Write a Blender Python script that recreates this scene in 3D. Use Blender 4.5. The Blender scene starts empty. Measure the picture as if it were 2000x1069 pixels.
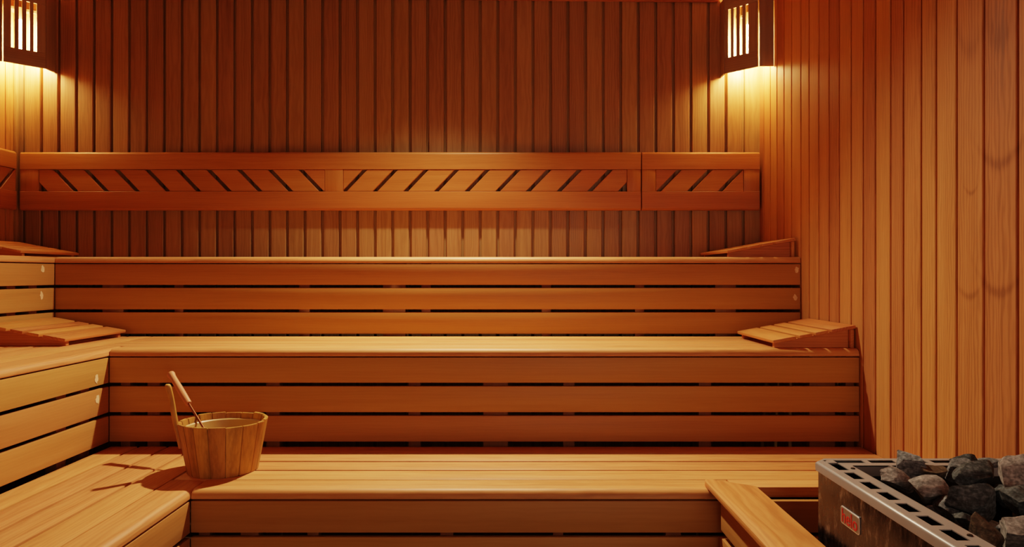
import bpy, bmesh, math, random
from mathutils import Vector, Matrix, noise
random.seed(7)
PI = math.pi
S = bpy.context.scene
COL = S.collection

# ------------------------------------------------------------------ helpers
class PB:
    """Collects solids with a grain coordinate per vertex; build() links ONE mesh object."""
    def __init__(s):
        s.v, s.f, s.gc, s.rn = [], [], [], []
    def add_bm(s, bm, grain='x', mat=None, center=None, sharp=None):
        bm.verts.ensure_lookup_table()
        n0 = len(s.v)
        off = Vector((random.uniform(0, 60), random.uniform(-.07, .07), random.uniform(.02, .14)))
        r = random.random()
        ax = 'xyz'.index(grain)
        o2 = [i for i in range(3) if i != ax]
        if center is None:
            c = Vector((0, 0, 0))
            for v in bm.verts: c += v.co
            c /= max(1, len(bm.verts))
        else: c = Vector(center)
        for i, v in enumerate(bm.verts):
            v.index = i
            d = v.co - c
            s.gc.append((d[ax] + off.x, d[o2[0]] + off.y, d[o2[1]] + off.z))
            s.rn.append(r)
            s.v.append(tuple(mat @ v.co) if mat is not None else tuple(v.co))
        for f in bm.faces:
            s.f.append([n0 + v.index for v in f.verts])
        bm.free()
    def box(s, x0, x1, y0, y1, z0, z1, grain='x', bevel=.002, mat=None, seg=2):
        bm = bmesh.new()
        bmesh.ops.create_cube(bm, size=1)
        for v in bm.verts:
            v.co = Vector((x0 + (v.co.x + .5) * (x1 - x0), y0 + (v.co.y + .5) * (y1 - y0), z0 + (v.co.z + .5) * (z1 - z0)))
        if bevel:
            bmesh.ops.bevel(bm, geom=bm.edges[:], offset=bevel, segments=seg, affect='EDGES', profile=.5)
        s.add_bm(bm, grain, mat)
    def prism(s, pts, a0, a1, axis='x', grain='x', mat=None, bevel=0, seg=1):
        """pts 2-D outline, extruded along axis. x:(y,z) y:(x,z) z:(x,y)"""
        bm = bmesh.new()
        def P(p, a):
            return {'x': (a, p[0], p[1]), 'y': (p[0], a, p[1]), 'z': (p[0], p[1], a)}[axis]
        A = [bm.verts.new(P(p, a0)) for p in pts]
        B = [bm.verts.new(P(p, a1)) for p in pts]
        n = len(pts)
        bm.faces.new(A); bm.faces.new(B[::-1])
        for i in range(n):
            bm.faces.new((A[i], B[i], B[(i + 1) % n], A[(i + 1) % n]))
        bmesh.ops.recalc_face_normals(bm, faces=bm.faces[:])
        if bevel:
            bmesh.ops.bevel(bm, geom=bm.edges[:], offset=bevel, segments=seg, affect='EDGES', profile=.5)
        s.add_bm(bm, grain, mat)
    def lathe(s, prof, n=40, mat=None, grain='z', close=False):
        """prof (r,z) list revolved about z"""
        bm = bmesh.new()
        rings = []
        for r, z in prof:
            if r < 1e-5: rings.append([bm.verts.new((0, 0, z))])
            else: rings.append([bm.verts.new((r * math.cos(2 * PI * k / n), r * math.sin(2 * PI * k / n), z)) for k in range(n)])
        for a, b in zip(rings, rings[1:] + ([rings[0]] if close else [])):
            for k in range(n):
                k2 = (k + 1) % n
                if len(a) == 1 and len(b) == 1: continue
                if len(a) == 1: bm.faces.new((a[0], b[k2], b[k]))
                elif len(b) == 1: bm.faces.new((a[k], a[k2], b[0]))
                else: bm.faces.new((a[k], a[k2], b[k2], b[k]))
        bmesh.ops.recalc_face_normals(bm, faces=bm.faces[:])
        s.add_bm(bm, grain, mat)
    def build(s, name, mat, parent=None, smooth=35):
        me = bpy.data.meshes.new(name)
        me.from_pydata(s.v, [], s.f)
        a = me.attributes.new('gc', 'FLOAT_VECTOR', 'POINT')
        a.data.foreach_set('vector', [c for g in s.gc for c in g])
        b = me.attributes.new('rnd', 'FLOAT', 'POINT')
        b.data.foreach_set('value', s.rn)
        me.update()
        if smooth:
            me.shade_smooth()
            me.set_sharp_from_angle(angle=math.radians(smooth))
        me.materials.append(mat)
        o = bpy.data.objects.new(name, me)
        COL.objects.link(o)
        if parent:
            o.parent = parent
            o.matrix_parent_inverse = Matrix.Translation(-parent.location) if parent.rotation_euler == parent.rotation_euler.__class__() else parent.matrix_world.inverted()
        return o

def thing(name, label, cat, loc=(0, 0, 0), group=None):
    o = bpy.data.objects.new(name, None); COL.objects.link(o)
    o.location = loc; o.empty_display_size = .05
    o['label'] = label; o['category'] = cat
    if group: o['group'] = group
    return o
def tag(o, label, cat, group=None):
    o['label'] = label; o['category'] = cat
    if group: o['group'] = group
    return o
def struct(o):
    o['kind'] = 'structure'; return o

# ------------------------------------------------------------------ materials
def nt(name):
    m = bpy.data.materials.new(name); m.use_nodes = True
    t = m.node_tree; t.nodes.clear()
    out = t.nodes.new('ShaderNodeOutputMaterial')
    b = t.nodes.new('ShaderNodeBsdfPrincipled')
    t.links.new(b.outputs[0], out.inputs[0])
    return m, t, b
def N(t, typ, **kw):
    n = t.nodes.new(typ)
    for k, v in kw.items():
        if k in ('operation', 'data_type', 'blend_type', 'attribute_name', 'wave_type', 'rings_direction', 'bands_direction', 'noise_dimensions', 'feature', 'distance'):
            setattr(n, k, v)
        else:
            n.inputs[int(k[1:]) if k[1:].isdigit() else k].default_value = v
    return n
def math_(t, op, a, b=None, c=None):
    n = t.nodes.new('ShaderNodeMath'); n.operation = op
    for i, x in enumerate((a, b, c)):
        if x is None: continue
        if isinstance(x, (int, float)): n.inputs[i].default_value = x
        else: t.links.new(x, n.inputs[i])
    return n.outputs[0]
def vmul(t, v, s):
    n = t.nodes.new('ShaderNodeVectorMath'); n.operation = 'MULTIPLY'
    t.links.new(v, n.inputs[0]); n.inputs[1].default_value = s
    return n.outputs[0]
def ramp(t, fac, stops):
    r = t.nodes.new('ShaderNodeValToRGB')
    while len(r.color_ramp.elements) < len(stops): r.color_ramp.elements.new(.5)
    for e, (p, c) in zip(r.color_ramp.elements, stops):
        e.position = p; e.color = (*c, 1)
    t.links.new(fac, r.inputs[0]); return r.outputs[0]
def srgb(*c):
    return tuple((x / 255 / 12.92) if x / 255 <= .04045 else ((x / 255 + .055) / 1.055) ** 2.4 for x in c)

def wood(name, dark, mid, light, rough=.45, ringw=.35, tint=.22, fine=.25, bump=.12, spec=.4, knots=None, stain=0):
    m, t, b = nt(name)
    gc = N(t, 'ShaderNodeAttribute', attribute_name='gc').outputs['Vector']
    rn = N(t, 'ShaderNodeAttribute', attribute_name='rnd').outputs['Fac']
    def nz(vec, scale, detail, rgh=.5):
        n = N(t, 'ShaderNodeTexNoise'); n.inputs['Scale'].default_value = scale
        n.inputs['Detail'].default_value = detail; n.inputs['Roughness'].default_value = rgh
        t.links.new(vec, n.inputs['Vector']); return n.outputs['Fac']
    streak = nz(vmul(t, gc, (.9, 26, 26)), 1, 4, .6)
    fineg = nz(vmul(t, gc, (5, 210, 210)), 1, 3, .6)
    broad = nz(vmul(t, gc, (1.2, 5, 5)), 1, 2)
    w = N(t, 'ShaderNodeTexWave', wave_type='RINGS', rings_direction='X')
    w.inputs['Scale'].default_value = 26; w.inputs['Distortion'].default_value = 7
    w.inputs['Detail'].default_value = 2; w.inputs['Detail Scale'].default_value = 1.2
    t.links.new(vmul(t, gc, (.16, 1, 1)), w.inputs['Vector'])
    f = math_(t, 'MULTIPLY_ADD', streak, .75 - ringw * .5, math_(t, 'MULTIPLY', w.outputs['Fac'], ringw * .6))
    f = math_(t, 'MULTIPLY_ADD', fineg, fine, f)
    f = math_(t, 'MULTIPLY_ADD', broad, .35, f)
    f = math_(t, 'ADD', f, -.18)
    f = math_(t, 'MULTIPLY_ADD', math_(t, 'SUBTRACT', rn, .5), tint, f)
    if knots:
        geo = N(t, 'ShaderNodeNewGeometry').outputs['Position']
        sep = t.nodes.new('ShaderNodeSeparateXYZ'); t.links.new(geo, sep.inputs[0])
        nzd = nz(vmul(t, geo, (8, 8, 5)), 1, 2)
        for (ky, kz, ry, rz, amp) in knots:
            dy = math_(t, 'MULTIPLY', math_(t, 'SUBTRACT', sep.outputs['Y'], ky), 1 / ry)
            dz = math_(t, 'MULTIPLY', math_(t, 'SUBTRACT', sep.outputs['Z'], kz), 1 / rz)
            dz = math_(t, 'ADD', dz, math_(t, 'MULTIPLY', math_(t, 'MULTIPLY', dy, dy), -.9))
            dz = math_(t, 'ADD', dz, math_(t, 'MULTIPLY', math_(t, 'SUBTRACT', nzd, .5), 1.6))
            d2 = math_(t, 'ADD', math_(t, 'MULTIPLY', math_(t, 'MULTIPLY', dy, dy), .35), math_(t, 'MULTIPLY', dz, dz))
            g = math_(t, 'EXPONENT', math_(t, 'MULTIPLY', d2, -1.0))
            f = math_(t, 'SUBTRACT', f, math_(t, 'MULTIPLY', g, amp))
    col = ramp(t, f, [(.12, dark), (.45, mid), (.85, light)])
    hs = t.nodes.new('ShaderNodeHueSaturation')
    t.links.new(col, hs.inputs['Color'])
    t.links.new(math_(t, 'MULTIPLY_ADD', rn, .012, .494), hs.inputs['Hue'])
    t.links.new(math_(t, 'MULTIPLY_ADD', rn, tint * .9, 1 - tint * .45), hs.inputs['Value'])
    c = hs.outputs[0]
    if stain:
        tc = t.nodes.new('ShaderNodeTexCoord').outputs['Object']
        s1 = nz(vmul(t, tc, (30, 30, 6)), 1, 4, .65)
        k = ramp(t, s1, [(.45, (1, 1, 1)), (.72, (1 - stain, 1 - stain, 1 - stain))])
        mx = t.nodes.new('ShaderNodeMix'); mx.data_type = 'RGBA'; mx.blend_type = 'MULTIPLY'
        mx.inputs['Factor'].default_value = 1
        t.links.new(c, mx.inputs['A']); t.links.new(k, mx.inputs['B']); c = mx.outputs['Result']
    t.links.new(c, b.inputs['Base Color'])
    t.links.new(math_(t, 'MULTIPLY_ADD', streak, .25, rough - .12), b.inputs['Roughness'])
    b.inputs['Specular IOR Level'].default_value = spec
    if bump:
        bp = t.nodes.new('ShaderNodeBump'); bp.inputs['Strength'].default_value = bump; bp.inputs['Distance'].default_value = .002
        t.links.new(fineg, bp.inputs['Height']); t.links.new(bp.outputs[0], b.inputs['Normal'])
    return m

def plain(name, col, rough=.5, metal=0, var=.15, scale=20, spec=.5):
    m, t, b = nt(name)
    tc = t.nodes.new('ShaderNodeTexCoord').outputs['Object']
    n = N(t, 'ShaderNodeTexNoise'); n.inputs['Scale'].default_value = scale; n.inputs['Detail'].default_value = 4
    t.links.new(tc, n.inputs['Vector'])
    c = ramp(t, n.outputs['Fac'], [(.3, tuple(x * (1 - var) for x in col)), (.7, tuple(min(1, x * (1 + var)) for x in col))])
    t.links.new(c, b.inputs['Base Color'])
    b.inputs['Roughness'].default_value = rough; b.inputs['Metallic'].default_value = metal
    b.inputs['Specular IOR Level'].default_value = spec
    return m

W_BACK = wood('wall_cedar', srgb(126, 92, 60), srgb(156, 118, 80), srgb(180, 142, 100), rough=.42, ringw=.3, tint=.12, fine=.16, spec=.5)
W_SIDE = wood('side_wall_cedar', srgb(146, 94, 56), srgb(188, 126, 78), srgb(212, 150, 98), rough=.58, ringw=.4, tint=.16, fine=.18, spec=.3,
              knots=[(2.255, 1.55, .06, .02, .30), (2.265, 1.135, .05, .018, .32), (2.26, 1.94, .05, .05, .22), (2.41, 1.12, .035, .012, .26), (2.40, 1.47, .02, .008, .25),
                     (2.40, 1.95, .045, .04, .2)])
W_BENCH = wood('bench_alder', srgb(166, 106, 60), srgb(208, 144, 88), srgb(226, 168, 110), rough=.5, ringw=.3, tint=.12, fine=.24)
W_RISER = wood('riser_alder', srgb(166, 114, 64), srgb(186, 132, 76), srgb(200, 148, 90), rough=.5, ringw=.12, tint=.06, fine=.1)
W_BACKREST = wood('backrest_alder', srgb(164, 102, 54), srgb(188, 122, 68), srgb(204, 142, 84), rough=.45, ringw=.14, tint=.08, fine=.12)
W_REST = wood('headrest_alder', srgb(150, 86, 44), srgb(196, 124, 68), srgb(214, 146, 86), rough=.5, ringw=.25, tint=.16)
W_RAIL = wood('rail_pine', srgb(170, 104, 56), srgb(206, 138, 80), srgb(224, 160, 100), rough=.45, ringw=.45, tint=.06)
W_TUB = wood('bucket_wood', srgb(140, 92, 42), srgb(190, 136, 68), srgb(210, 160, 88), rough=.5, ringw=.15, tint=.14, stain=.45)
W_LADLE = wood('ladle_wood', srgb(170, 110, 70), srgb(205, 145, 100), srgb(220, 165, 120), rough=.5, ringw=.1, tint=.05)
W_LAMP = wood('lamp_wood', srgb(120, 98, 78), srgb(148, 122, 98), srgb(164, 138, 112), rough=.5, ringw=.2, tint=.08)
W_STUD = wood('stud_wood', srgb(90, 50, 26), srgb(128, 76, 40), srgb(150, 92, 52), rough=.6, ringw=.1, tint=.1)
W_CEIL = wood('ceiling_cedar', srgb(110, 62, 36), srgb(158, 92, 54), srgb(184, 114, 72), rough=.5, ringw=.4, tint=.16)
M_FLOOR = plain('floor_tile', srgb(96, 70, 52), .5, var=.2, scale=6)
M_PATCH = plain('filler_patch', srgb(236, 204, 164), .6, var=.1, scale=60)
M_LINER = plain('liner_plastic', srgb(196, 160, 105), .4, var=.06, scale=8)
M_COPPER = plain('copper_rod', srgb(150, 92, 62), .35, metal=.8, var=.1)
M_STEEL = plain('frame_steel', srgb(158, 158, 164), .42, metal=.3, var=.08, scale=9)
M_DARK = plain('dark_steel', srgb(46, 38, 32), .55, metal=.6, var=.3)
M_RED = plain('badge_red', srgb(200, 22, 30), .4, var=.03)
M_BADGE = plain('badge_plate', srgb(140, 138, 140), .35, metal=.7, var=.05)
M_BADGERIM = plain('badge_rim', srgb(222, 224, 232), .3, metal=.5, var=.03)

def body_steel():
    m, t, b = nt('heater_steel')
    tc = t.nodes.new('ShaderNodeTexCoord').outputs['Object']
    n = N(t, 'ShaderNodeTexNoise'); n.inputs['Scale'].default_value = 1; n.inputs['Detail'].default_value = 6; n.inputs['Roughness'].default_value = .7
    t.links.new(vmul(t, tc, (30, 40, 14)), n.inputs['Vector'])
    c = ramp(t, n.outputs['Fac'], [(.38, srgb(48, 48, 52)), (.55, srgb(74, 75, 80)), (.72, srgb(165, 168, 176))])
    t.links.new(c, b.inputs['Base Color'])
    b.inputs['Metallic'].default_value = .95
    t.links.new(ramp(t, n.outputs['Fac'], [(.3, (.16,) * 3), (.75, (.42,) * 3)]), b.inputs['Roughness'])
    return m
M_BODY = body_steel()

def stone_mat(name, c0, c1, c2):
    m, t, b = nt(name)
    tc = t.nodes.new('ShaderNodeTexCoord').outputs['Object']
    n = N(t, 'ShaderNodeTexNoise'); n.inputs['Scale'].default_value = 1; n.inputs['Detail'].default_value = 8; n.inputs['Roughness'].default_value = .7
    t.links.new(vmul(t, tc, (26, 26, 90)), n.inputs['Vector'])
    n2 = N(t, 'ShaderNodeTexNoise'); n2.inputs['Scale'].default_value = 130; n2.inputs['Detail'].default_value = 4
    t.links.new(tc, n2.inputs['Vector'])
    f = math_(t, 'MULTIPLY_ADD', n2.outputs['Fac'], .4, math_(t, 'MULTIPLY', n.outputs['Fac'], .6))
    t.links.new(ramp(t, f, [(.38, c0), (.5, c1), (.62, c2)]), b.inputs['Base Color'])
    b.inputs['Roughness'].default_value = .75; b.inputs['Specular IOR Level'].default_value = .3
    bp = t.nodes.new('ShaderNodeBump'); bp.inputs['Strength'].default_value = .6; bp.inputs['Distance'].default_value = .004
    t.links.new(f, bp.inputs['Height']); t.links.new(bp.outputs[0], b.inputs['Normal'])
    return m
ST_GREY = stone_mat('stone_grey', srgb(60, 64, 70), srgb(104, 108, 116), srgb(152, 156, 164))
ST_DARK = stone_mat('stone_dark', srgb(38, 42, 46), srgb(68, 74, 80), srgb(108, 116, 124))
ST_PINK = stone_mat('stone_pinkish', srgb(88, 86, 88), srgb(134, 130, 132), srgb(176, 170, 170))
ST_BROWN = stone_mat('stone_brown', srgb(52, 42, 34), srgb(82, 68, 56), srgb(112, 96, 82))

def emit(name, col, strength):
    m, t, b = nt(name)
    b.inputs['Base Color'].default_value = (*col, 1)
    b.inputs['Emission Color'].default_value = (*col, 1)
    b.inputs['Emission Strength'].default_value = strength
    return m

# ------------------------------------------------------------------ measured layout (metres; camera at the origin, eye 1.2 m)
EYE = 1.2; F = 1390.0
def px(x, Y): return (x - 1000) * Y / F
def pz(y, Y): return EYE - (y - 534.5) * Y / F
XL, XR, YB = -3.10, 1.548, 4.448
YN = -.9                      # where the modelled part of the room ends, behind the camera
ZC = 2.98
TIER_Y = [2.518, 3.163, 3.81]           # riser faces of the back benches
TIER_X = [-1.138, -1.791, -2.448]       # riser faces of the left benches
TIER_Z = [.432, .864, 1.289]
REAR_Y = [3.163, 3.81, YB]
REAR_X = [-1.791, -2.448, XL]
NOSE_D, NOSE_T = .127, .033
PITCH = .1306

# ------------------------------------------------------------------ room shell
def wall_boards(pb, edges, a0, a1, mk, gap=.014, depth=.008, th=.016):
    """vertical boards between successive edges; mk(u0,u1,zlo,zhi) adds one board"""
    for u0, u1 in zip(edges, edges[1:]):
        mk(u0 + gap / 2, u1 - gap / 2)
# back wall
pb = PB()
ge = px(355.2, YB); p = .1097
e = [ge + p * k for k in range(-40, 60)]
e = [XL - .02] + [x for x in e if XL + .03 < x < XR - .02] + [XR + .02]
for a, b_ in zip(e, e[1:]):
    pb.box(a + .0085, b_ - .0085, YB, YB + .028, 0, ZC, grain='z', bevel=.0035, seg=1)
pb.box(XL - .05, XR + .05, YB + .024, YB + .05, 0, ZC, grain='z', bevel=0)
struct(pb.build('wall_back', W_BACK, smooth=0))
# right wall
pb = PB()
gpx = [1546, 1564, 1580, 1599, 1619, 1639, 1662, 1685.5, 1709.6, 1739, 1764, 1799, 1828, 1868, 1921, 1987]
ys = [XR * F / (g - 1000) for g in gpx]
e = [YB + .02] + [ys[0] + .1085 * k for k in range(4, 0, -1) if ys[0] + .1085 * k < YB - .02] + ys
while e[-1] > YN: e.append(e[-1] - .14)
for b_, a in zip(e, e[1:]):
    pb.box(XR, XR + .02, a + .005, b_ - .005, 0, ZC, grain='z', bevel=.003, seg=1)
pb.box(XR + .016, XR + .04, YN, YB + .04, 0, ZC, grain='z', bevel=0)
struct(pb.build('wall_right', W_SIDE, smooth=0))
# left wall
pb = PB()
y = YB + .02
while y > YN:
    pb.box(XL - .02, XL, y - .11 + .0045, y - .0045, 0, ZC, grain='z', bevel=.003, seg=1); y -= .11
pb.box(XL - .04, XL - .016, YN, YB + .04, 0, ZC, grain='z', bevel=0)
struct(pb.build('wall_left', W_SIDE, smooth=0))
# unseen front wall added behind the camera, open on the right for fill light
pb = PB()
x = XL
while x < .15:
    pb.box(x + .0045, x + .1055, YN - .012, YN, 0, ZC, grain='z', bevel=.003, seg=1); x += .11
pb.box(XL - .04, x, YN - .04, YN - .008, 0, ZC, grain='z', bevel=0)
pb.box(x + .001, XR + .04, YN - .04, YN, 2.15, ZC, grain='z', bevel=0)
struct(pb.build('wall_front', W_SIDE, smooth=0))
# ceiling, floor
pb = PB()
x = XL - .04
while x < XR + .03:
    pb.box(x + .004, x + .106, YN, YB + .04, ZC, ZC + .012, grain='y', bevel=.003, seg=1); x += .11
pb.box(XL - .05, XR + .05, YN, YB + .04, ZC + .008, ZC + .04, grain='y', bevel=0)
struct(pb.build('ceiling', W_CEIL, smooth=0))
pb = PB(); pb.box(XL - .05, XR + .05, YN, YB + .04, -.05, 0, bevel=0)
struct(pb.build('floor', M_FLOOR, smooth=0))
# trim under the ceiling (nailed slightly out of level) and in the corners
pb = PB()
pb.prism([(XL + .01, 2.935), (1.285, 2.892), (1.285, 2.972), (XL + .01, 2.972)], YB - .022, YB - .001, axis='y', grain='x', bevel=.003)
struct(pb.build('trim_1', W_CEIL))
pb = PB()
pb.box(XL + .001, XL + .026, YB - .026, YB - .001, TIER_Z[2] + .002, 2.86, grain='z', bevel=.006)
struct(pb.build('trim_2', W_BACK))

# ------------------------------------------------------------------ benches
def nose_profile(front, back, ztop, sgn):
    """cross-section with a rounded top front edge; front/back along the depth axis"""
    r = .027; pts = []
    d = 1 if back > front else -1
    pts.append((back, ztop - NOSE_T)); pts.append((front + d * .003, ztop - NOSE_T)); pts.append((front, ztop - NOSE_T + .003))
    for k in range(9):
        a = PI / 2 * k / 8
        pts.append((front + d * (r - r * math.cos(a)), ztop - r + r * math.sin(a)))
    pts.append((back - d * .001, ztop)); pts.append((back, ztop - .001))
    return pts
RB = [(-.150, -.038), (-.281, -.166), (-.412, -.297)]
NAMES = ['lowest', 'middle', 'top']
STUDS = {2: [(200, 241), (341, 358), (584, 605), (748, 792), (823, 841), (1058, 1076), (1240, 1258), (1397, 1437)],
         1: [(236, 254), (288, 312), (520, 546), (798, 821), (944, 992), (1100, 1122), (1365, 1389), (1581, 1631), (1652, 1668)],
         0: [(388, 410), (470, 505), (600, 622), (860, 885), (1080, 1100), (1300, 1330)]}
blab = ['lowest wooden bench along the back wall, with the bucket standing on its left end',
        'middle wooden bench along the back wall, behind the bucket, three riser boards below',
        'top wooden bench along the back wall, right under the long slatted backrest']
llab = ['lowest bench along the left wall, broad pale planks in the foreground at bottom left',
        'middle bench along the left wall, with a slatted headrest on its planks',
        'top bench along the left wall, only its short end showing below the corner lamp']
for i in range(3):
    yf, z, xl = TIER_Y[i], TIER_Z[i], TIER_X[i]
    yr = REAR_Y[i] - .004
    B = thing('sauna_bench', blab[i], 'bench', ((xl + XR) / 2, yf + .3, 0), 'benches along the back wall')
    # planks
    pb = PB(); y0 = yf + NOSE_D
    x0 = xl - NOSE_D + .004
    x1 = XR - .004
    k = 0
    while y0 + .05 < yr:
        y1 = min(y0 + PITCH, yr)
        if y1 > yr - .04: y1 = yr
        pb.box(x0, x1, y0 + .006, y1 - .005, z - .028, z, grain='x', bevel=.003)
        y0 = y1
    if i == 0:
        pb.box(.80, x1, 2.557, yf + NOSE_D + .003, z - .037, z, grain='x', bevel=.002)
    pb.build('seat', W_BENCH, B)
    pb = PB()
    xe = XR - .004 if i else .795
    pb.prism(nose_profile(yf, yf + NOSE_D, z, 1), xl + .002, xe, axis='x', grain='x', bevel=.0008)
    pb.build('front_edge', W_BENCH, B)
    pb = PB()
    for (za, zb) in RB:
        pb.box(xl + .001, XR - .004 if i else XR - .004, yf, yf + .022, z + za, z + zb, grain='x', bevel=.0025)
    pb.build('riser', W_RISER, B)
    for (a, b_) in STUDS[i]:
        pb = PB(); Y = yf + .0225
        zb0 = 0 if i < 1 else TIER_Z[i - 1] - .03
        pb.box(px(a, Y), px(b_, Y), Y, Y + .045, 0, z - NOSE_T - .001, grain='z', bevel=.001)
        pb.build('stud', W_STUD, B)
    L = thing('sauna_bench', llab[i], 'bench', (xl - .3, 1.5, 0), 'benches along the left wall')
    xr_ = REAR_X[i] + .004
    YS = -.55
    pb = PB(); xa = xl - NOSE_D
    while xa - .05 > xr_:
        xb = max(xa - PITCH, xr_)
        if xb < xr_ + .04: xb = xr_
        pb.box(xb + .006, xa - .006, YS, REAR_Y[i] - .004, z - .028, z, grain='y', bevel=.0025)
        xa = xb
    pb.build('seat', W_BENCH, L)
    pb = PB()
    pb.prism(nose_profile(xl, xl - NOSE_D, z, -1), YS, yf + NOSE_D - .001, axis='y', grain='y', bevel=.0008)
    pb.build('front_edge', W_BENCH, L)
    pb = PB()
    for (za, zb) in RB:
        pb.box(xl - .022, xl, YS, yf - .001, z + za, z + zb, grain='y', bevel=.0025)
    pb.build('riser', W_RISER, L)
    for yy in ([yf - .14, yf - .30, yf - .75, yf - 1.25, yf - 1.8] + ([] if i else [])):
        pb = PB()
        pb.box(xl - .0675, xl - .0225, yy - .03, yy + .03, 0, z - NOSE_T - .001, grain='z', bevel=.001)
        pb.build('stud', W_STUD, L)
    # pale filler patches over the screw holes
    def patch(loc, ax, r, parent):
        pb = PB(); bm = bmesh.new(); n = 14
        vs = []
        for k in range(n):
            a = 2 * PI * k / n; q = r * random.uniform(.65, 1.1)
            u, w = q * .75 * math.cos(a), q * 1.15 * math.sin(a)
            vs.append(bm.verts.new((loc[0] + (u if ax == 'y' else 0), loc[1] + (u if ax == 'x' else 0), loc[2] + w)))
        f = bm.faces.new(vs)
        ex = bmesh.ops.extrude_face_region(bm, geom=[f])
        for v in ex['geom']:
            if isinstance(v, bmesh.types.BMVert): v.co += Vector((.0012, 0, 0) if ax == 'x' else (0, -.0012, 0))
        bmesh.ops.recalc_face_normals(bm, faces=bm.faces[:])
        pb.add_bm(bm); o = pb.build('filler_patch', M_PATCH, parent)
        o['label'] = 'pale filler patch'
    if i == 2:
        for q in ((1556, 527), (1553, 581)): patch((px(q[0], yf), yf - .0002, pz(q[1], yf)), 'y', .016, B)
        for q in ((83, 526), (81, 577)):
            Y = xl * F / (q[0] - 1000); patch((xl + .0002, Y, pz(q[1], Y)), 'x', .019, L)
    if i == 1:
        for q in ((188, 741), (190, 780)):
            Y = xl * F / (q[0] - 1000); patch((xl + .0002, Y, pz(q[1], Y)), 'x', .019, L)

# ------------------------------------------------------------------ backrests
def clip(poly, x0, x1):
    for (sgn, lim) in ((1, x0), (-1, x1)):
        out = []
        for a, b_ in zip(poly, poly[1:] + poly[:1]):
            ia, ib = sgn * (a[0] - lim) >= 0, sgn * (b_[0] - lim) >= 0
            if ia: out.append(a)
            if ia != ib:
                t_ = (lim - a[0]) / (b_[0] - a[0]); out.append((lim, a[1] + t_ * (b_[1] - a[1])))
        poly = out
        if len(poly) < 3: return []
    return poly
ZR = dict(t1=1.9518, t0=1.844, b1=1.708, b0=1.592)
def backrest(label, u0, u1, posts, fields, mat, loc):
    """local frame: u along the wall, w=0 front face, w>0 towards the wall, z up"""
    T = thing('bench_back_panel', label, 'back panel', loc, 'slatted backrests')
    th = .032
    def rail(za, zb, top):
        c = .014
        pts = [(0, za), (th, za), (th, zb), (0, zb)]
        if top: pts = [(0, za), (th, za), (th, zb), (c * .8, zb), (c * .25, zb - .006), (0, zb - c)]
        else: pts = [(0, za + c), (c * .25, za + .006), (c * .8, za), (th, za), (th, zb), (0, zb)]
        pb = PB(); pb.prism(pts, u0, u1, axis='x', grain='x', mat=mat, bevel=.0012); return pb
    rail(ZR['t0'] + .0008, ZR['t1'], True).build('top_rail', W_BACKREST, T)
    rail(ZR['b0'], ZR['b1'] - .0008, False).build('bottom_rail', W_BACKREST, T)
    for (a, b_) in posts:
        pb = PB(); pb.box(a + .0008, b_ - .0008, .003, th, ZR['b1'], ZR['t0'], grain='z', bevel=.0015, mat=mat)
        pb.build('post', W_BACKREST, T)
        pb = PB(); pb.box(a + .003, b_ - .003, th, th + .0145, ZR['b0'] + .01, ZR['t1'] - .03, grain='z', bevel=.001, mat=mat)
        pb.build('batten', W_STUD, T)
    pb = PB()
    h = ZR['t0'] - ZR['b1']
    for (f0, f1, start, slant) in fields:
        # slots start at bottom 'start' + k*pitch ; slat fills between slots
        P, SW = .1899, .030
        for k in range(-9, 12):
            a = start + k * P + SW / 2; b_ = start + (k + 1) * P - SW / 2
            poly = [(a, ZR['b1'] + .001), (b_, ZR['b1'] + .001), (b_ + slant, ZR['t0'] - .001), (a + slant, ZR['t0'] - .001)]
            poly = clip(poly, f0 + .001, f1 - .001)
            if len(poly) >= 3:
                A = 0
                for q, r in zip(poly, poly[1:] + poly[:1]): A += q[0] * r[1] - r[0] * q[1]
                if abs(A) / 2 < .0004: continue
                pb.prism(poly, .004, .022, axis='y', grain='x', mat=mat, bevel=.0022)
    pb.build('slat_panel', W_BACKREST, T)
    return T
YBR = 4.40
q = lambda x: px(x, YBR)
mt = Matrix.Translation((0, YBR, 0))
backrest('long slatted wooden backrest on the back wall, slats mirrored about a middle post', q(38.5), q(1252), [(q(38.5), q(75)), (q(634), q(670)), (q(1225), q(1252))],
         [(q(75), q(634), q(147.5), -.128), (q(670), q(1225), q(912), .128)], mt, (q(640), YBR, ZR['b0']))
backrest('short slatted wooden backrest on the back wall, under the right corner lamp', q(1254), q(1484), [(q(1254), q(1281)), (q(1453), q(1484))],
         [(q(1281), q(1453), q(1287), .128)], mt, (q(1370), YBR, ZR['b0']))
# left wall: u -> world Y, w -> towards -X
mL = Matrix(((0, -1, 0, XL + .048), (1, 0, 0, 0), (0, 0, 1, 0), (0, 0, 0, 1)))
backrest('slatted wooden backrest on the left wall, cut off by the photo edge', 2.2, 4.385, [(2.2, 2.29), (3.2, 3.29)],
         [(3.29, 4.385, 4.238, .128), (2.29, 3.2, 2.4, .128)], mL, (XL + .048, 3.3, ZR['b0']))

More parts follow.
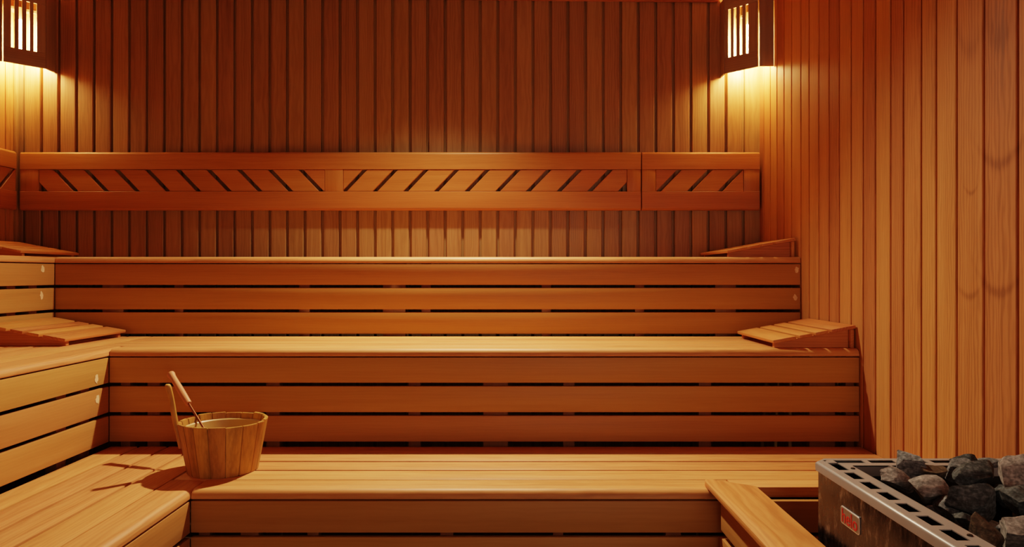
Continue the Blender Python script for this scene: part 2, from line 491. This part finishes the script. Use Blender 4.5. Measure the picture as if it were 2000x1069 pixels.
# ------------------------------------------------------------------ headrests
def headrest(label, mat, loc, L=.51, Wd=.37):
    """local: x from the low end (0) to the high end (Wd), y 0..L, z 0 seat"""
    T = thing('slatted_headrest', label, 'headrest', loc, 'slatted wooden headrests')
    lo, hi, th = .030, .098, .015
    slope = math.atan2(hi - lo, Wd)
    R = mat @ Matrix.Translation((0, 0, lo - th + .006)) @ Matrix.Rotation(-slope, 4, 'Y')
    Wt = Wd / math.cos(slope)
    ws = [.105, .058, .058, .110]; g = (Wt - sum(ws)) / 3
    pb = PB(); x = 0
    for w in ws:
        pb.box(x, x + w, 0, L, .0, th, grain='y', bevel=.003, mat=R); x += w + g
    pb.build('slat_panel', W_REST, T)
    for y0 in (.028, L - .05):
        pb = PB()
        zt = lambda xx: lo - th + .0055 + xx * math.tan(slope)
        pb.prism([(.012, 0), (Wd - .022, 0), (Wd - .022, zt(Wd - .022)), (.012, zt(.012))], y0, y0 + .022, axis='y', grain='x', mat=mat, bevel=.0015)
        pb.build('bearer', W_REST, T)
    pb = PB()
    pb.box(Wd - .020, Wd - .004, .012, L - .012, 0.0, hi - th + .001, grain='y', bevel=.0015, mat=mat)
    pb.build('end_board', W_REST, T)
    return T
def place(x, y, z, flip=False):
    m = Matrix.Translation((x, y, z))
    if flip: m = m @ Matrix.Rotation(PI, 4, 'Z')
    return m
headrest('slatted headrest on the middle back bench, against the right wall', place(1.173, 3.19, TIER_Z[1] + .0005), (1.36, 3.44, TIER_Z[1]))
headrest('slatted headrest on the top bench under the right corner lamp', place(1.165, 3.845, TIER_Z[2] + .0005), (1.36, 4.1, TIER_Z[2]), L=.55)
headrest('slatted headrest on the middle left bench, upper left of the bucket', place(-2.052, 3.78, TIER_Z[1] + .0005, True), (-2.25, 3.52, TIER_Z[1]), L=.515, Wd=.38)
headrest('slatted headrest on the top left bench, its low end in front of the back wall', place(-2.655, 4.36, TIER_Z[2] + .0005, True), (-2.85, 4.1, TIER_Z[2]), L=.515, Wd=.37)

# ------------------------------------------------------------------ corner lamps
M_PORC = plain('socket_porcelain', srgb(215, 205, 190), .3, var=.03)
bulbM = emit('bulb_glow', (1.0, .64, .25), 380)
def lamp(label, cx, sx, zb, fr):
    """sx=+1: corner on the left (shade reaches +x), -1 on the right"""
    T = thing('corner_lamp', label, 'lamp', (cx + sx * .12, YB - .12, zb), 'slatted corner lamps')
    p_, q_, th = .09, .25, .012
    H = .46
    A = Vector((cx + sx * p_, YB - q_, 0)); Bp = Vector((cx + sx * q_, YB - p_, 0))
    # centre panel with four upright slots
    d = (Bp - A); Lp = d.length; d.normalize(); n = Vector((-d.y, d.x, 0))
    if n.y < 0: n = -n            # inwards, towards the corner
    M = Matrix((( d.x, n.x, 0, A.x), (d.y, n.y, 0, A.y), (0, 0, 1, zb), (0, 0, 0, 1)))
    pb = PB()
    g0, g1 = .009, Lp - .005
    s0, s1 = .092, .385
    sw = .0165
    xs = [f * Lp for f in fr]
    pb.box(g0, g1, 0, th, 0, s0, grain='x', bevel=.001, mat=M)
    pb.box(g0, g1, 0, th, s1, H, grain='x', bevel=.001, mat=M)
    prev = g0
    for xc in xs + [None]:
        nx = g1 if xc is None else xc - sw / 2
        pb.box(prev, nx, 0, th, s0 + .0002, s1 - .0002, grain='z', bevel=.0006, mat=M)
        if xc is not None: prev = xc + sw / 2
    pb.build('slotted_panel', W_LAMP, T)
    # two plain side panels standing off the walls
    x0, x1 = sorted((cx + sx * .003, cx + sx * (p_ - .003)))
    pb = PB(); pb.box(x0, x1, YB - q_, YB - q_ + th, zb, zb + H, grain='z', bevel=.001); pb.build('side_panel', W_LAMP, T)
    x0, x1 = sorted((cx + sx * q_, cx + sx * (q_ - th)))
    pb = PB(); pb.box(x0, x1, YB - p_ + .002, YB - .001, zb, zb + H, grain='z', bevel=.001); pb.build('side_panel', W_LAMP, T)
    # corner block, socket, bulb
    bx, by, bz = cx + sx * .105, YB - .105, zb + .03
    pb = PB(); pb.prism([(cx + sx * .002, YB - .15), (cx + sx * .15, YB - .002), (cx + sx * .002, YB - .002)], bz + .335, bz + .35, axis='z', grain='x')
    pb.build('bulb_bracket', W_LAMP, T)
    pb = PB(); pb.lathe([(0, .334), (.024, .334), (.024, .28), (.017, .262), (0, .262)], 20, Matrix.Translation((bx, by, bz)))
    pb.build('socket', M_PORC, T)
    pb = PB()
    pb.lathe([(0, 0), (.012, .002), (.021, .010), (.025, .025), (.026, .06), (.026, .19), (.024, .225), (.017, .25), (.014, .261), (0, .261)], 24, Matrix.Translation((bx, by, bz)))
    pb.build('bulb', bulbM, T)
lamp('dark slotted wooden corner lamp at the top left, glowing', XL, 1, 2.455, (.24, .41, .58, .74))
lamp('dark slotted wooden corner lamp at the top right, glowing', XR, -1, 2.425, (.84, .68, .51, .34)[::-1])

# ------------------------------------------------------------------ bucket and ladle
BX, BY, BZ = -1.13, 2.786, TIER_Z[0]
T = thing('sauna_bucket', 'round wooden stave bucket with an upright handle, on the lowest back bench', 'bucket', (BX, BY, BZ))
MB = Matrix.Translation((BX, BY, BZ + .0005))
pb = PB(); ns = 17; rb, rt, hb, tw = .130, .166, .195, .013
a0 = math.radians(-112)
ang = [2 * PI * k / ns + random.uniform(-.05, .05) for k in range(ns)]
for k in range(ns):
    s_, e_ = ang[k], ang[(k + 1) % ns] + (2 * PI if k == ns - 1 else 0)
    bm = bmesh.new(); ht = hb + random.uniform(-.003, .003); m_ = 5
    rows = []
    for (zz, fr_) in ((0, 0), (ht * .5, .5), (ht, 1)):
        r_ = rb + (rt - rb) * fr_
        o_, i_ = [], []
        for j in range(m_ + 1):
            a = s_ + .004 + (e_ - s_ - .008) * j / m_
            o_.append(bm.verts.new((r_ * math.cos(a), r_ * math.sin(a), zz)))
            i_.append(bm.verts.new(((r_ - tw) * math.cos(a), (r_ - tw) * math.sin(a), zz)))
        rows.append(o_ + i_[::-1])
    n_ = len(rows[0])
    for u, w in zip(rows, rows[1:]):
        for j in range(n_): bm.faces.new((u[j], u[(j + 1) % n_], w[(j + 1) % n_], w[j]))
    bm.faces.new(rows[0][::-1]); bm.faces.new(rows[-1])
    bmesh.ops.recalc_face_normals(bm, faces=bm.faces[:])
    ed = [x_ for x_ in bm.edges if len(x_.link_faces) == 2 and x_.calc_face_angle(0) > .8]
    bmesh.ops.bevel(bm, geom=ed, offset=.0018, segments=2, affect='EDGES')
    pb.add_bm(bm, 'z', MB)
pb.lathe([(0, .006), (rb - tw + .001, .006), (rb - tw + .002, .02), (0, .02)], 40, MB)
pb.build('tub', W_TUB, T)
# liner
pb = PB()
pb.lathe([(0, .024), (.108, .024), (.113, .03), (.141, .168), (.146, .172), (.1465, .169), (.1435, .165), (.1145, .024), (.109, .0215), (0, .0215)], 48, MB)
pb.build('liner', M_LINER, T)
# upright handle stave
pb = PB(); ha = math.radians(202)
er = Vector((math.cos(ha), math.sin(ha), 0)); et = Vector((-er.y, er.x, 0))
bm = bmesh.new(); rings = []
for (zz, ro, wd, tk) in ((.10, .150, .040, .013), (.165, .1625, .040, .014), (.20, .170, .036, .015), (.235, .176, .028, .015), (.27, .1805, .025, .0145), (.305, .187, .026, .015), (.332, .194, .030, .017), (.341, .196, .030, .015), (.345, .197, .024, .010)):
    ring = []
    for j in range(12):
        a = 2 * PI * j / 12
        ca, sa = math.cos(a), math.sin(a)
        ca = math.copysign(abs(ca) ** .6, ca); sa = math.copysign(abs(sa) ** .6, sa)
        ring.append(bm.verts.new(er * (ro + tk * .68 * ca) + et * (wd * .5 * sa) + Vector((0, 0, zz))))
    rings.append(ring)
for u, w in zip(rings, rings[1:]):
    for j in range(12): bm.faces.new((u[j], u[(j + 1) % 12], w[(j + 1) % 12], w[j]))
bm.faces.new(rings[0][::-1]); bm.faces.new(rings[-1])
bmesh.ops.recalc_face_normals(bm, faces=bm.faces[:])
pb.add_bm(bm, 'z', MB)
pb.build('handle', W_TUB, T, smooth=60)

def along(a, b_):
    a, b_ = Vector(a), Vector(b_)
    return Matrix.Translation(a) @ (b_ - a).to_track_quat('Z', 'Y').to_matrix().to_4x4()
tip = Vector((-1.444, 3.01, .775)); low = Vector((-1.108, 2.722, .492))
Ld = (tip - low).length
T = thing('ladle', 'wooden-handled ladle leaning in the bucket', 'ladle', tuple(low))
ML = along(low, tip)
h0 = Ld - .197
pb = PB(); pb.lathe([(0, h0), (.0115, h0), (.0125, h0 + .004), (.0135, h0 + .05), (.014, h0 + .10), (.0135, h0 + .15), (.014, h0 + .178), (.0165, h0 + .19), (.016, h0 + .196), (.012, h0 + .199), (0, h0 + .2)], 24, ML)
pb.build('handle', W_LADLE, T)
pb = PB(); pb.lathe([(0, .0), (.0048, .0), (.0048, h0 + .003), (0, h0 + .003)], 12, ML)
pb.build('shaft', M_COPPER, T)
pb = PB()
mb = Matrix.Translation(low + Vector((.03, -.012, .03)))
prof = [(.048 * math.cos(a), .048 * math.sin(a)) for a in [(-90 + 10 * k) * PI / 180 for k in range(10)]]
prof += [(.045 * math.cos(a), .045 * math.sin(a)) for a in [(-10 * k) * PI / 180 for k in range(10)]]
pb.lathe([(max(r, 0), z) for r, z in prof], 28, mb)
pb.build('bowl', M_COPPER, T)

# ------------------------------------------------------------------ guard rail
T = thing('guard_rail', 'wooden guard rail with a broad flat cap, between the bench and the stone heater', 'railing', (.78, 1.6, 0))
pb = PB()
ca = [(.859, -.2), (.857, 2.497), (.722, 2.578), (.708, 2.582), (.697, 2.574), (.694, 2.558), (.694, -.2)]
pb.prism(ca, .4335, .4545, axis='z', grain='y', bevel=.003, seg=2)
pb.build('cap', W_RAIL, T)
pb = PB()
for (za, zb) in ((.312, .404), (.196, .287), (.08, .171)):
    pb.box(.722, .744, -.2, 2.462 if za > .3 else 2.47, za, zb, grain='y', bevel=.003)
pb.build('rail_boards', W_RISER, T)
for yy in (2.38, 1.5, .6):
    pb = PB(); pb.box(.7445, .79, yy - .03, yy + .03, 0, .433, grain='z', bevel=.002)
    pb.build('post', W_STUD, T)

# ------------------------------------------------------------------ heater
HX0, HX1, HY0, HY1, HZ = .883, 1.532, 1.30, 2.10, .655
T = thing('sauna_heater', 'stainless steel sauna heater filled with stones, beside the right wall', 'heater', ((HX0 + HX1) / 2, 1.7, 0))
ch = .035
out = [(HX0, HY0 + ch), (HX0, HY1 - ch), (HX0 + ch, HY1), (HX1 - ch, HY1), (HX1, HY1 - ch), (HX1, HY0 + ch), (HX1 - ch, HY0), (HX0 + ch, HY0)]
def inset(o, d): 
    cx, cy = (HX0 + HX1) / 2, (HY0 + HY1) / 2
    return [(x + (d if x < cx else -d), y + (d if y < cy else -d)) for x, y in o]
FW = .083
# body: outer skin
bm = bmesh.new()
ob = inset(out, .004); ib = inset(out, .012)
zl, zh = .16, HZ - .018
O0 = [bm.verts.new((x, y, zl)) for x, y in ob]; O1 = [bm.verts.new((x, y, zh)) for x, y in ob]
I0 = [bm.verts.new((x, y, zl)) for x, y in ib]; I1 = [bm.verts.new((x, y, zh)) for x, y in ib]
for j in range(8):
    k = (j + 1) % 8
    bm.faces.new((O0[j], O0[k], O1[k], O1[j])); bm.faces.new((I0[k], I0[j], I1[j], I1[k]))
    bm.faces.new((O1[j], O1[k], I1[k], I1[j])); bm.faces.new((O0[k], O0[j], I0[j], I0[k]))
bmesh.ops.recalc_face_normals(bm, faces=bm.faces[:])
pb = PB(); pb.add_bm(bm, 'y'); pb.build('casing', M_BODY, T, smooth=25)
# stone basket
pb = PB()
bx0, bx1, by0, by1 = HX0 + FW - .002, HX1 - FW + .002, HY0 + FW - .002, HY1 - FW + .002
for (x0, x1, y0, y1) in ((bx0 - .006, bx0, by0, by1), (bx1, bx1 + .006, by0, by1), (bx0, bx1, by0 - .006, by0), (bx0, bx1, by1, by1 + .006)):
    pb.box(x0, x1, y0, y1, .46, HZ - .004, bevel=0)
pb.box(bx0, bx1, by0, by1, .455, .46, bevel=0)
pb.build('stone_basket', M_DARK, T)  # walls coloured dark to make the frame opening look deep
# top frame with rectangular slots, built as bars so the slots are real openings
pb = PB(); zt0, zt1 = HZ - .0025, HZ
sl0, sl1 = .024, .053     # slot band across the frame width
def fbar(x0, x1, y0, y1): pb.box(x0, x1, y0, y1, zt0, zt1, grain='y', bevel=0)
# inner and outer strips
def poly_strip(a, b_, zz0=zt0, zz1=zt1):
    bm = bmesh.new()
    A = [bm.verts.new((*p_, zz1)) for p_ in a]; Bv = [bm.verts.new((*p_, zz1)) for p_ in b_]
    C = [bm.verts.new((*p_, zz0)) for p_ in a]; D = [bm.verts.new((*p_, zz0)) for p_ in b_]
    n = len(a)
    for j in range(n):
        k = (j + 1) % n
        bm.faces.new((A[j], A[k], Bv[k], Bv[j])); bm.faces.new((D[j], D[k], C[k], C[j]))
        bm.faces.new((C[j], C[k], A[k], A[j])); bm.faces.new((Bv[j], Bv[k], D[k], D[j]))
    bmesh.ops.recalc_face_normals(bm, faces=bm.faces[:]); pb.add_bm(bm, 'y')
def octo(d, c): 
    x0, x1, y0, y1 = HX0 + d, HX1 - d, HY0 + d, HY1 - d
    return [(x0, y0 + c), (x0, y1 - c), (x0 + c, y1), (x1 - c, y1), (x1, y1 - c), (x1, y0 + c), (x1 - c, y0), (x0 + c, y0)]
poly_strip(octo(.004, .033), octo(sl0, .012))
poly_strip(octo(sl1, .0005), octo(FW, .0004))
# bars across the slot band, left / right / back / front
P_ = .0865
y = HY1 - sl0 - .012; first = True
def cross(axis, lo, hi):
    pass
ycur = HY1 - FW + .004
ylist = []
fbar(HX0 + sl0, HX0 + sl1, HY1 - sl1, HY1 - sl0); fbar(HX1 - sl1, HX1 - sl0, HY1 - sl1, HY1 - sl0)
fbar(HX0 + sl0, HX0 + sl1, HY0 + sl0, HY0 + sl1); fbar(HX1 - sl1, HX1 - sl0, HY0 + sl0, HY0 + sl1)
yy = HY1 - sl1; n_ = 8
for k in range(1, n_):
    yc = HY1 - sl1 - (HY1 - HY0 - 2 * sl1) * k / n_
    for xa in (HX0 + sl0, HX1 - sl1): fbar(xa, xa + sl1 - sl0, yc - .012, yc + .012)
n_ = 6
for k in range(1, n_):
    xc = HX0 + sl1 + (HX1 - HX0 - 2 * sl1) * k / n_
    for ya in (HY0 + sl0, HY1 - sl1): fbar(xc - .008, xc + .008, ya, ya + sl1 - sl0)
# turned-down inner lip
poly_strip(octo(FW - .0015, .0004), octo(FW, .0004), HZ - .03, HZ)
pb.build('top_frame', M_STEEL, T, smooth=0)
# rolled outer edge
pb = PB()
bm = bmesh.new(); rings = []
prof = [(.006, -.026), (0, -.026)] + [(.007 - .0075 * math.cos(a), -.0085 + .0085 * math.sin(a)) for a in [PI / 2 * k / 6 for k in range(7)]] + [(.007, -.003), (.006, -.004)]
for (d, dz) in prof:
    rings.append([bm.verts.new((*p_, HZ + dz)) for p_ in octo(d - .0015, .034)])
for u, w in zip(rings, rings[1:] + rings[:1]):
    for j in range(8): bm.faces.new((u[j], u[(j + 1) % 8], w[(j + 1) % 8], w[j]))
bmesh.ops.recalc_face_normals(bm, faces=bm.faces[:])
pb.add_bm(bm, 'y'); pb.build('rolled_edge', M_STEEL, T, smooth=40)
for (x, y) in ((HX0 + .06, HY0 + .06), (HX1 - .06, HY0 + .06), (HX0 + .06, HY1 - .06), (HX1 - .06, HY1 - .06)):
    pb = PB(); pb.box(x - .02, x + .02, y - .02, y + .02, 0, .17, bevel=.002); pb.build('leg', M_DARK, T)
# screws on the frame
for (x, y) in ((px(1684, 1.99), 1.985), (px(1903, 1.478), 1.478)):
    pb = PB(); pb.lathe([(0, 0), (.006, 0), (.0055, .0025), (.003, .0035), (0, .0035)], 14, Matrix.Translation((HX0 + .068, y, HZ)))
    pb.build('screw', M_DARK, T)
# badge
def rrect(u0, u1, v0, v1, r, n=5):
    pts = []
    for (cu, cv, s0) in ((u1 - r, v1 - r, 0), (u0 + r, v1 - r, 1), (u0 + r, v0 + r, 2), (u1 - r, v0 + r, 3)):
        for k in range(n + 1):
            a = PI / 2 * (s0 + k / n); pts.append((cu + r * math.cos(a), cv + r * math.sin(a)))
    return pts
bXs = HX0 + .004
Y0b, Y1b, Z0b, Z1b = 1.812, 1.914, .531, .578
pb = PB(); pb.prism(rrect(Y0b, Y1b, Z0b, Z1b, .007), bXs - .003, bXs - .0002, axis='x', bevel=.0006)
bd = pb.build('badge', M_BADGERIM, T); bd['label'] = 'small silver badge with red lettering'
pb = PB(); pb.prism(rrect(Y0b + .003, Y1b - .003, Z0b + .003, Z1b - .003, .005), bXs - .0036, bXs - .0029, axis='x')
pb.build('plate', M_BADGE, bd)
cu = bpy.data.curves.new('lettering', 'FONT'); cu.body = 'helo'; cu.size = .047; cu.extrude = .0004; cu.offset = .0003
cu.align_x = 'CENTER'; cu.align_y = 'CENTER'; cu.space_character = 1.02
tmp = bpy.data.objects.new('lettering_curve', cu); COL.objects.link(tmp)
bpy.context.view_layer.update()
dg = bpy.context.evaluated_depsgraph_get()
me = bpy.data.meshes.new_from_object(tmp.evaluated_get(dg))
bpy.data.objects.remove(tmp)
me.materials.clear(); me.materials.append(M_RED)
# text x -> world -Y, text y -> world Z, facing -X
co = [v.co.copy() for v in me.vertices]
mnx, mxx = min(c.x for c in co), max(c.x for c in co); mny, mxy = min(c.y for c in co), max(c.y for c in co)
sx_, sy_ = .084 / (mxx - mnx), .035 / (mxy - mny)
for v in me.vertices:
    c = v.co
    v.co = Vector((bXs - .0040 - c.z, (Y0b + Y1b) / 2 - (c.x - (mnx + mxx) / 2) * sx_, (Z0b + Z1b) / 2 + (c.y - (mny + mxy) / 2) * sy_))
lt = bpy.data.objects.new('lettering', me); COL.objects.link(lt); lt.parent = bd
lt['label'] = 'red lettering'
bd.matrix_parent_inverse = Matrix.Translation(-T.location)
lt.matrix_parent_inverse = Matrix.Identity(4)

# ------------------------------------------------------------------ stones
def stone(label, xc, yc, Y, wpx, hpx, mat, seed, depth=None, cuts=9, rot=0):
    rnd = random.Random(seed)
    X, Z = px(xc, Y), pz(yc, Y)
    rx, rz = wpx * Y / F / 2 * 1.10, hpx * Y / F / 2 * 1.10
    ry = depth or (rx + rz) / 2
    bm = bmesh.new(); bmesh.ops.create_icosphere(bm, subdivisions=4, radius=1.35)
    for k in range(cuts + 4):
        while True:
            n = Vector((rnd.uniform(-1, 1), rnd.uniform(-1, 1), rnd.uniform(-1, 1)))
            if .2 < n.length < 1: break
        n.normalize(); d = rnd.uniform(.58, .92)
        for v in bm.verts:
            e_ = v.co.dot(n) - d
            if e_ > 0: v.co -= n * e_
    mx = [max(abs(v.co[a]) for v in bm.verts) for a in range(3)]
    M3 = Matrix.Rotation(rot, 3, 'Y')
    for v in bm.verts:
        nn = noise.fractal(v.co * 2.2 + Vector((seed * 3.7, 0, 0)), 1.0, 2.0, 4) * .05
        c = v.co * (1 + nn)
        c = Vector((c.x / mx[0] * rx, c.y / mx[1] * ry, c.z / mx[2] * rz))
        v.co = M3 @ c
    me = bpy.data.meshes.new('sauna_stone'); bm.to_mesh(me); bm.free()
    me.shade_smooth(); me.set_sharp_from_angle(angle=math.radians(28))
    me.materials.append(mat)
    o = bpy.data.objects.new('sauna_stone', me); COL.objects.link(o); o.location = (X, Y, Z)
    tag(o, label, 'stone', 'stones in the heater')
    return o
STN = [
 ('rounded grey stone rising highest at the back left of the heater', 1777, 914, 1.935, 78, 54, ST_GREY, 11, .05, 8, .5),
 ('flat brownish stone lying behind the pinkish flat-topped stone', 1824, 922, 1.90, 58, 34, ST_BROWN, 12, .04, 8, .2),
 ('flat-topped pinkish stone at the left, dark below its top face', 1820, 957, 1.80, 78, 58, ST_PINK, 3, .05, 7, 0),
 ('blocky grey stone standing at the back of the heater', 1876, 914, 1.925, 62, 52, ST_GREY, 24, .045, 9, -.3),
 ('small black stone on top of the blocky grey stone at the back', 1890, 904, 1.965, 52, 34, ST_DARK, 52, .03, 9, .3),
 ('wide flat dark stone in the middle, pointed at its left', 1913, 930, 1.865, 98, 48, ST_DARK, 36, .04, 10, -.3),
 ('large black wedge-shaped stone in the middle of the heap', 1905, 984, 1.695, 92, 84, ST_DARK, 47, .046, 9, .5),
 ('large pinkish grey stone at the right photo edge', 1980, 926, 1.775, 90, 74, ST_PINK, 18, .05, 8, -.4),
 ('dark stone under the large pinkish stone at the right edge', 1982, 972, 1.69, 60, 66, ST_DARK, 29, .05, 9, .2),
 ('grey sloping stone beside the slotted frame, left of the black wedge', 1848, 992, 1.745, 54, 44, ST_GREY, 20, .045, 9, .35),
 ('small greenish dark stone low beside the slotted frame', 1878, 1014, 1.66, 40, 24, ST_DARK, 31, .03, 8, .2),
 ('brown rounded stone at the bottom, against the slotted frame', 1920, 1042, 1.56, 60, 66, ST_BROWN, 22, .05, 7, .2),
 ('light grey stone in the bottom right corner of the photo', 1990, 1042, 1.55, 58, 66, ST_PINK, 33, .05, 8, -.3),
 ('small grey stone left of the light stone in the bottom right corner', 1960, 1036, 1.60, 26, 36, ST_GREY, 44, .03, 8, .2),
 ('long pale stone at the left, leaning on the inner frame edge', 1752, 940, 1.875, 78, 42, ST_PINK, 25, .036, 9, .45),
 ('smallest stone at the back, before the rear frame slots', 1934, 906, 1.95, 40, 18, ST_GREY, 46, .03, 8, 0),
]
for a in STN: stone(*a)
# the lower layer, glimpsed in the gaps
rr = random.Random(5); k = 0
for yy in (1.47, 1.60, 1.73, 1.86, 1.965):
    for xx in (1.03, 1.14, 1.25, 1.365):
        k += 1
        Y = yy + rr.uniform(-.012, .012); X = xx + rr.uniform(-.015, .015)
        o = stone('dark stone low in the heater, mostly hidden under the other stones', 1000, 534.5, 1.6, 90, 60, rr.choice((ST_DARK, ST_GREY, ST_BROWN)), 60 + k, .046, 9, rr.uniform(-.4, .4))
        o.location = (X, Y, .58 if xx > 1.3 else .525)

# ------------------------------------------------------------------ lights, world, camera
def spot(name, loc, energy, col, size, angle, blend, rot=(0, 0, 0)):
    l = bpy.data.lights.new(name, 'SPOT'); l.energy = energy; l.color = col
    l.shadow_soft_size = size; l.spot_size = math.radians(angle); l.spot_blend = blend
    o = bpy.data.objects.new(name, l); COL.objects.link(o); o.location = loc; o.rotation_euler = rot
    return o
WARM = (1.0, .77, .49)
spot('ceiling_spot', (-.25, 3.90, ZC - .05), 420, WARM, .04, 130, 1.0, (math.radians(-30), math.radians(7), 0))
w = bpy.data.worlds.new('World'); S.world = w; w.use_nodes = True
bg = w.node_tree.nodes['Background']
bg.inputs[0].default_value = (1.0, .80, .58, 1); bg.inputs[1].default_value = 1.9

cam = bpy.data.cameras.new('Camera'); cam.sensor_width = 36; cam.lens = 36 * F / 2000
cam.clip_start = .05
co_ = bpy.data.objects.new('Camera', cam); COL.objects.link(co_)
co_.location = (0, 0, EYE); co_.rotation_euler = (PI / 2, 0, 0)
S.camera = co_
S.view_settings.view_transform = 'Filmic'
S.view_settings.look = 'Medium High Contrast'
S.view_settings.exposure = .12
